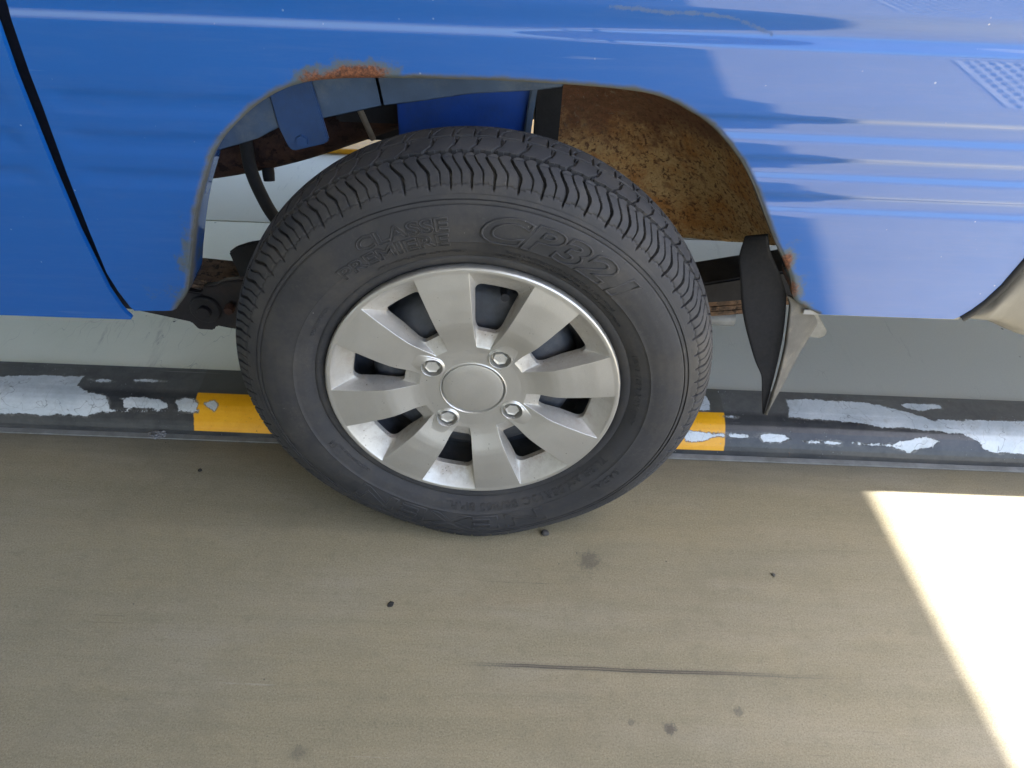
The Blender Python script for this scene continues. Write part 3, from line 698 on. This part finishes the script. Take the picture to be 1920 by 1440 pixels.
def side_y(r): return float(np.interp(r, [p[0] for p in SIDE], [p[1] for p in SIDE]))
# resample the tread section
def resample(P, step):
    P = np.array(P); seg = np.hypot(*np.diff(P, axis=0).T); L = np.concatenate([[0], np.cumsum(seg)])
    # smooth with cubic-ish: dense linear then box filter
    n = int(L[-1]/step); s = np.linspace(0, L[-1], n*6)
    a = np.interp(s, L, P[:, 0]); b = np.interp(s, L, P[:, 1])
    ker = np.ones(31)/31; pa = np.convolve(np.pad(a, 15, 'edge'), ker, 'valid'); pb = np.convolve(np.pad(b, 15, 'edge'), ker, 'valid')
    pa[0], pb[0], pa[-1], pb[-1] = a[0], b[0], a[-1], b[-1]
    idx = np.linspace(0, len(s)-1, n).astype(int); return np.stack([pa[idx], pb[idx]], -1)
tr = resample(TREADF, .00145); NTH = 2880; NP = 72
ss = np.concatenate([[0], np.cumsum(np.hypot(*np.diff(tr, axis=0).T))]); ST = ss[-1]
tan = np.gradient(tr, axis=0); tan /= np.hypot(tan[:, 0], tan[:, 1])[:, None]
nrm = np.stack([tan[:, 1], -tan[:, 0]], -1)          # (dr, dy) outward
if nrm[len(nrm)//2, 0] < 0: nrm = -nrm
th = np.arange(NTH)*2*PI/NTH
TH, S = np.meshgrid(th, ss, indexing='ij'); YY = np.broadcast_to(tr[:, 1], TH.shape)
Sm = np.minimum(S, ST-S)                             # mirrored for the inner half
far = S > ST/2
R0 = .288; pitch = 2*PI*R0/NP
dist = TH*R0 + .0022*np.sin(TH*9)+.0014*np.sin(TH*17+1)                # slight pitch variation
S1 = float(np.interp(.0370, tr[:len(tr)//2, 1], ss[:len(tr)//2]))      # position of outer main groove
def wrapd(x): return (x+pitch/2) % pitch-pitch/2
def groove(d, half, soft): return 1-sstep(half, half+soft, np.abs(d))
sh = lambda pts: np.interp(Sm, [p[0] for p in pts], [p[1] for p in pts])
sgn = np.where(far, -1, 1)
# zigzag across the shoulder: straight up the sidewall, lean back, then kick forward
zz = sh([(0, 0), (.019, .0002), (.023, -.001), (.033, -.0080), (S1-.006, -.0115), (S1, -.0062), (S1+.012, .003), (ST/2, .008)])
zz2 = sh([(0, .0006), (.019, .0003), (.023, -.001), (.033, -.0080), (S1-.006, -.0115), (S1, -.0062), (.2, .0)])
dmain = wrapd(dist-sgn*zz-np.where(far, pitch*.4, 0))
dsip = wrapd(dist-sgn*zz2-pitch*.5-np.where(far, pitch*.4, 0))
wmain = sh([(0, .0004), (.008, .0008), (.020, .0013), (.033, .0008), (S1-.006, .0005), (S1, .0004)])
g_sh = groove(dmain, wmain, .0006)*sstep(.0035, .0065, Sm)*(Sm < S1)
g_sp = groove(dsip, sh([(0, .0003), (.02, .0006), (.033, .0005), (S1, .0003)]), .0005)*sstep(.0075, .0105, Sm)*(Sm < S1)
hz = np.minimum(groove(wrapd(dist-sgn*zz-pitch*.25), pitch*.25, .0005), 1)*groove(Sm-(S1-.006), .0004, .0007)
g_c1 = groove(Sm-S1+.0009*np.sign(np.sin(dist*2*PI/pitch*2)), .0017, .0009)
g_c2 = groove(S-ST/2, .0012, .0008)
g_in = groove(dmain, .0008, .0006)*((Sm > S1) & (Sm < ST/2-.004))
g_in2 = groove(dsip+.004, .0006, .0008)*((Sm > S1+.010))
ledge = groove(Sm-sh([(0, .0085), (.2, .0085)])-np.where(np.abs(dsip) < pitch*.25, .002, 0), .0004, .0008)
dep = np.maximum.reduce([.0048*g_sh, .0028*g_sp, .0012*hz, .0058*g_c1, .0042*g_c2, .0045*g_in, .0030*g_in2, .0010*ledge])
dep = dep*sstep(.0, .004, Sm)
wobb = .0004*np.sin(TH*3+1)
RR = tr[:, 0][None, :]-dep*nrm[:, 0][None, :]+wobb; YY = tr[:, 1][None, :]-dep*nrm[:, 1][None, :]
def load_bulge(P):
    """let the carcass sit on the ground: flat contact patch and bulged sidewall"""
    z = P[:, 2]+HZ; low = np.exp(-((P[:, 0])/.085)**2)*np.clip((.11-z)/.11, 0, 1)
    side = np.where(P[:, 1] < CY, -1, 1)*np.clip(np.abs(P[:, 1]-CY)/.06, 0, 1)
    P[:, 1] += side*low*.010
    P[:, 2] = np.maximum(z, .0006)-HZ
    return P
Vt = np.stack([RR*np.sin(TH), YY, RR*np.cos(TH)], -1).reshape(-1, 3); Vt = load_bulge(Vt)
nt_ = len(ss); Ft = grid_faces(NTH, nt_, True)
# sidewalls as finer rings
NS = 528; tha = np.arange(NS)*2*PI/NS
def ring(profile):
    P = []
    for a in tha:
        for r, y in profile: P.append((r*math.sin(a), y, r*math.cos(a)))
    return load_bulge(np.array(P))
def dense(prof):
    out = []
    for a, b in zip(prof, prof[1:]):
        n = max(1, int(math.hypot(b[0]-a[0], b[1]-a[1])/.0025))
        for q in range(n): out.append((a[0]+(b[0]-a[0])*q/n, a[1]+(b[1]-a[1])*q/n))
    return out+[prof[-1]]
sd_ = dense(SIDE); ins = INSIDE
V1 = ring(sd_); V2 = ring(ins)
Vall = np.concatenate([Vt, V1, V2]); o1 = len(Vt); o2 = o1+len(V1)
Fall = Ft+[tuple(i+o1 for i in f) for f in grid_faces(NS, len(sd_), True)]+[tuple(i+o2 for i in f) for f in grid_faces(NS, len(ins), True)]
tyre = mesh_obj('tyre', Vall, Fall, RUBBER, wheel, True, 50); fix_normals(tyre); tyre.data.set_sharp_from_angle(angle=math.radians(50))
tyre['label'] = 'black rubber tyre with zigzag shoulder tread and moulded lettering'

# ---- moulded lettering
def ring_text(body, ang, r_base, size, outline=True, shear=0., space=1., lift=.0004, bevel=.00055, ang_is='center', weight=0., sx=1.):
    cu = bpy.data.curves.new('lettering', 'FONT'); cu.body = body; cu.size = size; cu.shear = shear; cu.space_character = space
    cu.align_x = 'CENTER' if ang_is == 'center' else 'LEFT'; cu.resolution_u = 4; cu.offset = weight
    if outline: cu.fill_mode = 'NONE'; cu.bevel_depth = bevel; cu.bevel_resolution = 1
    else: cu.fill_mode = 'BOTH'; cu.extrude = .00035
    tmp = bpy.data.objects.new('tmp', cu); C.objects.link(tmp)
    dg = bpy.context.evaluated_depsgraph_get(); me = bpy.data.meshes.new_from_object(tmp.evaluated_get(dg))
    bpy.data.objects.remove(tmp)
    bm = bmesh.new(); bm.from_mesh(me)
    if not outline:
        bmesh.ops.subdivide_edges(bm, edges=[e for e in bm.edges if e.calc_length() > .004], cuts=2)
    P = np.array([v.co[:] for v in bm.verts]); a0 = math.radians(ang); rm = r_base+size*.36
    A = a0+P[:, 0]*sx/rm; R = r_base+P[:, 1]
    y = np.interp(R, [p[0] for p in SIDE], [p[1] for p in SIDE])-lift-P[:, 2]
    Q = load_bulge(np.stack([R*np.sin(A), y, R*np.cos(A)], -1))
    for v, q in zip(bm.verts, Q): v.co = q
    bmesh.ops.recalc_face_normals(bm, faces=bm.faces)
    bm.to_mesh(me); bm.free(); me.materials.clear(); me.materials.append(RUBBER)
    o = bpy.data.objects.new('tyre_lettering', me); C.objects.link(o); o.parent = wheel
    return o
ring_text('CP321', 24.0, .2125, .0395, shear=.28, sx=1.66, space=1.04, weight=.0012, bevel=.00095, lift=.0007)
ring_text('CLASSE', -18.5, .2235, .0195, sx=1.55, space=1.02, bevel=.00062, weight=.0005)
ring_text('PREMIERE', -23.5, .2060, .0195, sx=1.52, space=1.02, bevel=.00062, weight=.0005)
ring_text('NEXEN', 188, .2150, .0360, sx=2.2, space=1.08, bevel=.00078, weight=.0008)
ring_text('155R13C 88/86S 8P.R.', 165, .1945, .0150, sx=1.15, space=1.1, bevel=.00042)
ring_text('TUBELESS', 131, .1925, .0125, sx=1.2, space=1.1, bevel=.0004)
ring_text('RADIAL', 128, .2165, .0130, shear=.25, sx=1.1, bevel=.0004)
ring_text('DOT 1BFT XTY 3919', 86, .1925, .0105, sx=1.05, space=1.1, outline=False)
small = ('TREAD 2 PLIES POLYESTER + 2 PLIES STEEL + 1 PLY NYLON', 'SIDEWALL 2 PLIES POLYESTER', 'MAX LOAD SINGLE 560 kg AT 450 kPa COLD', 'SAFETY WARNING SERIOUS INJURY MAY RESULT')
ring_text(small[0], 30, .1985, .0048, sx=1.12, outline=False)
ring_text(small[2]+'  '+small[1], 32, .1925, .0048, sx=1.05, outline=False)
ring_text(small[3], -16, .1950, .0045, outline=False)
ring_text('MADE IN KOREA', -60, .1950, .0062, outline=False)
ring_text('E4', -118, .1960, .0110, outline=True, bevel=.0004)
ring_text('OUTSIDE DIRECTION 0428', -128, .1935, .005, outline=False)
# hair-thin vent spew marks and ribs across the bead
def radial_mark(ang, r0_, r1_, wdt=.00035, lift=.0004):
    a = math.radians(ang); V = []
    for q in range(6):
        r = r0_+(r1_-r0_)*q/5; y = side_y(r)
        for s_, l in ((-1, -.0003), (0, lift), (1, -.0003)):
            V.append((r*math.sin(a+s_*wdt/r), y-l, r*math.cos(a+s_*wdt/r)))
    return V, grid_faces(6, 3)
for ang, a_, b_ in ((0.5, .187, .205), (-.5, .1765, .185), (-25, .1765, .187), (-28, .187, .196), (19, .1765, .187), (48, .1765, .187), (75, .187, .194), (97, .202, .2075), (112, .186, .192), (175, .178, .186), (-160, .178, .186), (15, .244, .248), (40, .244, .2475), (78, .2445, .2475), (80, .25, .253), (96, .2445, .248), (97, .25, .253), (118, .2445, .248), (119, .25, .253), (-15, .244, .2475), (2, .25, .2535), (28, .25, .2535), (57, .25, .2535), (-55, .25, .2535)):
    v, f = radial_mark(ang, a_, b_); mesh_obj('mould_mark', load_bulge(np.array(v)), f, RUBBER, wheel)

# ---- steel rim behind the cover
revolve('steel_rim', [(.020, .034), (.060, .034), (.075, .030), (.100, .031), (.116, .036), (.124, .044), (.127, .060), (.150, .064), (.156, .05), (.158, .03), (.1665, .022), (.1685, .016), (.1665, .012)], STEEL, wheel, 96)
tube('valve_stem', [(.034, .034, .128), (.0345, .022, .1285), (.035, .014, .129)], [.0052, .0048, .0048], BLACK, wheel, n=8, seg=12)

# ---- hub cover: eight flat blades, eight windows
FACE = [(.0, .0075), (.040, .0073), (.058, .0072), (.066, .0066), (.074, .0054), (.084, .0026), (.096, -.0010), (.104, -.0024), (.12, -.0030), (.15, -.0022), (.169, -.0006)]
def face_y(r): return float(np.interp(r, [p[0] for p in FACE], [p[1] for p in FACE]))
wS = lambda r: .0165+(r-.07)*.138+(.0012*max(0, (.080-r)/.015))
RI, RO = .0640, .1690
NRS = 48; NSP = 15; NPO = 15
rs = np.linspace(RI, RO, NRS)
SP0 = math.radians(33.5); V = []; F = []; pk = []; cache = {}
def vert(x, y, z, p=0.):
    key = (round(x, 6), round(y, 6), round(z, 6))
    if key in cache: return cache[key]
    V.append((x, y, z)); pk.append(p); cache[key] = len(V)-1; return len(V)-1
def pol(r, a, y, p=0.): return vert(r*math.sin(a), y, r*math.cos(a), p)
ang_in = []; ang_out = []
for kq in range(8):
    ca = SP0+kq*PI/4
    # blade
    gridI = []
    for r in rs:
        h = math.asin(wS(r)/r); row = []
        for j in range(NSP):
            t = -1+2*j/(NSP-1); row.append(pol(r, ca+h*t, face_y(r)))
        gridI.append(row)
    for i in range(NRS-1):
        for j in range(NSP-1):
            q = (gridI[i][j], gridI[i+1][j], gridI[i+1][j+1], gridI[i][j+1]); mx = sum(V[e][0] for e in q)/4; mz = sum(V[e][2] for e in q)/4
            if min(math.hypot(mx-.0575*math.sin(SP0+u*PI/2), mz-.0575*math.cos(SP0+u*PI/2)) for u in range(4)) > .0126: F.append(q)
    # window between this blade and the next
    pa = ca+PI/8
    out = []
    def spk(r, side):                     # point on blade edge bounding this pocket
        h = math.asin(wS(r)/r); return (ca+h if side < 0 else ca+PI/4-h)
    for i in range(NRS): out.append((rs[i], spk(rs[i], -1), -1, i/(NRS-1)))
    aL, aR = spk(RO, -1), spk(RO, 1)
    for j in range(1, NPO): out.append((RO, aL+(aR-aL)*j/NPO, -1+2*j/NPO, 1))
    for i in range(NRS-1, -1, -1): out.append((rs[i], spk(rs[i], 1), 1, i/(NRS-1)))
    aL, aR = spk(RI, -1), spk(RI, 1)
    for j in range(NPO-1, 0, -1): out.append((RI, aL+(aR-aL)*j/NPO, -1+2*j/NPO, 0))
    rings = [[pol(r, a, face_y(r)) for (r, a, u, v) in out]]
    hole = []
    for (r, a, u, v) in out:
        vv = v*2-1
        # rounded rectangle in (u, vv)
        rad = .34; cu_, cv_ = max(-1+rad, min(1-rad, u)), max(-1+rad, min(1-rad, vv))
        du, dv = u-cu_, vv-cv_; L = math.hypot(du, dv)
        if abs(u) > 1-rad and abs(vv) > 1-rad and L > 1e-9: du, dv = du/L*rad, dv/L*rad
        uu2, vv2 = cu_+du, cv_+dv
        rh = .0825+(.1430-.0825)*(vv2+1)/2+.0015*(1-uu2*uu2)*(1 if vv2 > 0 else 0)
        hw = .0140+(.0262-.0140)*(vv2+1)/2
        yh = .0185-.0015*(vv2+1)/2-.004*max(0, -vv2)
        hole.append((hw*uu2, rh, yh))
    ca_, sa_ = math.cos(pa), math.sin(pa)
    for q in range(1, 8):
        t = q/7; ringv = []
        for (r, a, u, v), (hx, hr, hy) in zip(out, hole):
            lx, lr = r*math.sin(a-pa), r*math.cos(a-pa)
            x2, r2 = lx+(hx-lx)*t, lr+(hr-lr)*t
            y2 = face_y(r)+(hy-face_y(r))*(t**.93)
            ringv.append(vert(x2*ca_+r2*sa_, y2, -x2*sa_+r2*ca_, .35+.65*t))
        rings.append(ringv)
    ringv = []
    for (hx, hr, hy) in hole: ringv.append(vert(hx*ca_+hr*sa_, hy+.007, -hx*sa_+hr*ca_, 1.))
    rings.append(ringv); n = len(out)
    for A_, B_ in zip(rings, rings[1:]):
        for i in range(n): F.append((A_[i], A_[(i+1) % n], B_[(i+1) % n], B_[i]))
    h = math.asin(wS(RI)/RI)
    aa = [ca+h*(-1+2*j/(NSP-1)) for j in range(NSP-1)]+[ca+h+(PI/4-2*h)*j/NPO for j in range(NPO)]
    ang_in += aa; h = math.asin(wS(RO)/RO)
    ang_out += [ca+h*(-1+2*j/(NSP-1)) for j in range(NSP-1)]+[ca+h+(PI/4-2*h)*j/NPO for j in range(NPO)]
# rim ring and hub disc
def rings_of(angs, prof):
    n = len(angs); R_ = [[pol(r, a, y) for a in angs] for r, y in prof]
    for A_, B_ in zip(R_, R_[1:]):
        for i in range(n):
            q = (A_[i], A_[(i+1) % n], B_[(i+1) % n], B_[i]); mx = sum(V[j][0] for j in q)/4; mz = sum(V[j][2] for j in q)/4
            if min(math.hypot(mx-.0575*math.sin(SP0+u*PI/2), mz-.0575*math.cos(SP0+u*PI/2)) for u in range(4)) > .0128: F.append(q)
rings_of(ang_out, [(RO, face_y(RO)), (.1712, -.0010), (.1732, -.0008), (.1745, .0004), (.1752, .0022), (.1752, .006), (.1735, .012), (.168, .016)])
rings_of(ang_in, [(RI, face_y(RI))]+[(q, face_y(q)) for q in np.arange(.0630, .0425, -.0012)]+[(.0405, .0072), (.0392, .0063), (.0385, .0072), (.0378, .0098), (.034, .011)])
hc = mesh_obj('hub_cap', V, F, SILVER, wheel, True, 24, {'pocket': pk}); fix_normals(hc); hc.data.set_sharp_from_angle(angle=math.radians(24))
md = hc.modifiers.new('soft_edges', 'BEVEL'); md.width = .0007; md.segments = 2; md.limit_method = 'ANGLE'; md.angle_limit = math.radians(24); md.harden_normals = False
hc['label'] = 'silver plastic hubcap with eight flat blades and eight windows'
cc = revolve('centre_cap', [(.0, .0058), (.012, .0059), (.026, .0064), (.0345, .0070), (.0364, .0076), (.0372, .009), (.0372, .012)], SILVER, wheel, 96, 30)
# nut recesses with raised collars and a scooped tail running out on to the blade
for kq in range(4):
    a = SP0+kq*PI/2; cr = .0575
    loc = empty('wheel_nut', (cr*math.sin(a), face_y(.06), cr*math.cos(a)), None)
    bpy.data.objects.remove(loc)
    V = []; F = []; n = 48
    er = Vector((math.sin(a), 0, math.cos(a))); et = Vector((math.cos(a), 0, -math.sin(a)))
    prof = [(1.22, .0), (1.14, -.0008), (1.05, -.0018), (1.0, -.0021), (.97, -.0019), (.955, -.0010), (.945, .0085), (.0, .009)]
    y0 = face_y(cr)
    for i in range(n):
        g = 2*PI*i/n; cx_, sx_ = math.cos(g), math.sin(g)
        for q, (sc, dy) in enumerate(prof):
            rad = .0128*sc
            lr = rad*cx_; lt = rad*sx_
            if q <= 2 and cx_ > 0: lr += .024*(cx_**1.5)*(1-q/3.2); lt *= 1-.25*cx_*(1-q/3)
            rr_ = math.hypot(cr+lr, lt); yb = face_y(rr_) if q <= 3 else y0
            yy = yb+dy if q <= 3 else y0+dy
            if q in (1, 2) and cx_ > 0: yy = yb*.75+y0*.25-.001
            if q == 0: yy = yb+.0004
            if q == 3: yy = y0-.0021-(.0015*max(0, cx_))
            p = er*(cr+lr)+et*lt; V.append((p.x, yy, p.z))
    F = grid_faces(n, len(prof), True)
    col_ = mesh_obj('nut_collar', V, F, SILVER, wheel, True, 40, {'pocket': [.0]*len(V)}); fix_normals(col_)
    bm = bmesh.new(); bmesh.ops.create_cone(bm, cap_ends=True, segments=6, radius1=.0092, radius2=.0086, depth=.009)
    top = [f for f in bm.faces if f.normal.z > .9]
    r = bmesh.ops.inset_region(bm, faces=top, thickness=.0022, depth=.0)
    for f in top:
        for v in f.verts: v.co.z -= .0008
    bmesh.ops.bevel(bm, geom=[e for e in bm.edges], offset=.0004, segments=2, affect='EDGES')
    me = bpy.data.meshes.new('wheel_nut'); bm.to_mesh(me); bm.free(); me.materials.append(NUTM)
    nu = bpy.data.objects.new('wheel_nut', me); C.objects.link(nu); nu.parent = wheel
    p = er*cr; nu.location = (p.x, y0+.0040, p.z); nu.rotation_euler = (PI/2, .3+kq*.4, 0)

# ================================================================ small things on the floor
def pebble(loc, r, col, label, seed):
    rg = random.Random(seed); bm = bmesh.new(); bmesh.ops.create_icosphere(bm, subdivisions=2, radius=r)
    ax = [rg.uniform(.7, 1.3) for _ in range(3)]
    for v in bm.verts:
        q = 1+rg.uniform(-.14, .14); v.co = Vector((v.co.x*ax[0]*q*1.3, v.co.y*ax[1]*q, v.co.z*ax[2]*q*.6))
    zmin = min(v.co.z for v in bm.verts)
    for v in bm.verts: v.co.z -= zmin
    me = bpy.data.meshes.new('pebble'); bm.to_mesh(me); bm.free(); me.materials.append(m_plain('pebble_stone', col, .8, var=.4, sc=300))
    o = bpy.data.objects.new('pebble', me); C.objects.link(o); o.location = loc; o.rotation_euler = (0, 0, rg.uniform(0, 6))
    tag(o, label, 'pebble', 'pebbles lying on the floor'); return o
pebble((.102, .008, .0), .0052, (.05, .048, .045), 'dark flattened pebble just in front of the tyre', 1)
pebble((-.100, -.117, .0), .0030, (.012, .012, .012), 'tiny black pebble on the open floor below the hubcap', 2)
pebble((-.418, .103, .0), .0030, (.015, .014, .012), 'tiny black pebble on the floor left of the tyre', 3)
pebble((.414, -.047, .0), .0030, (.09, .085, .075), 'small grey pebble near the sunlit corner of floor', 4)
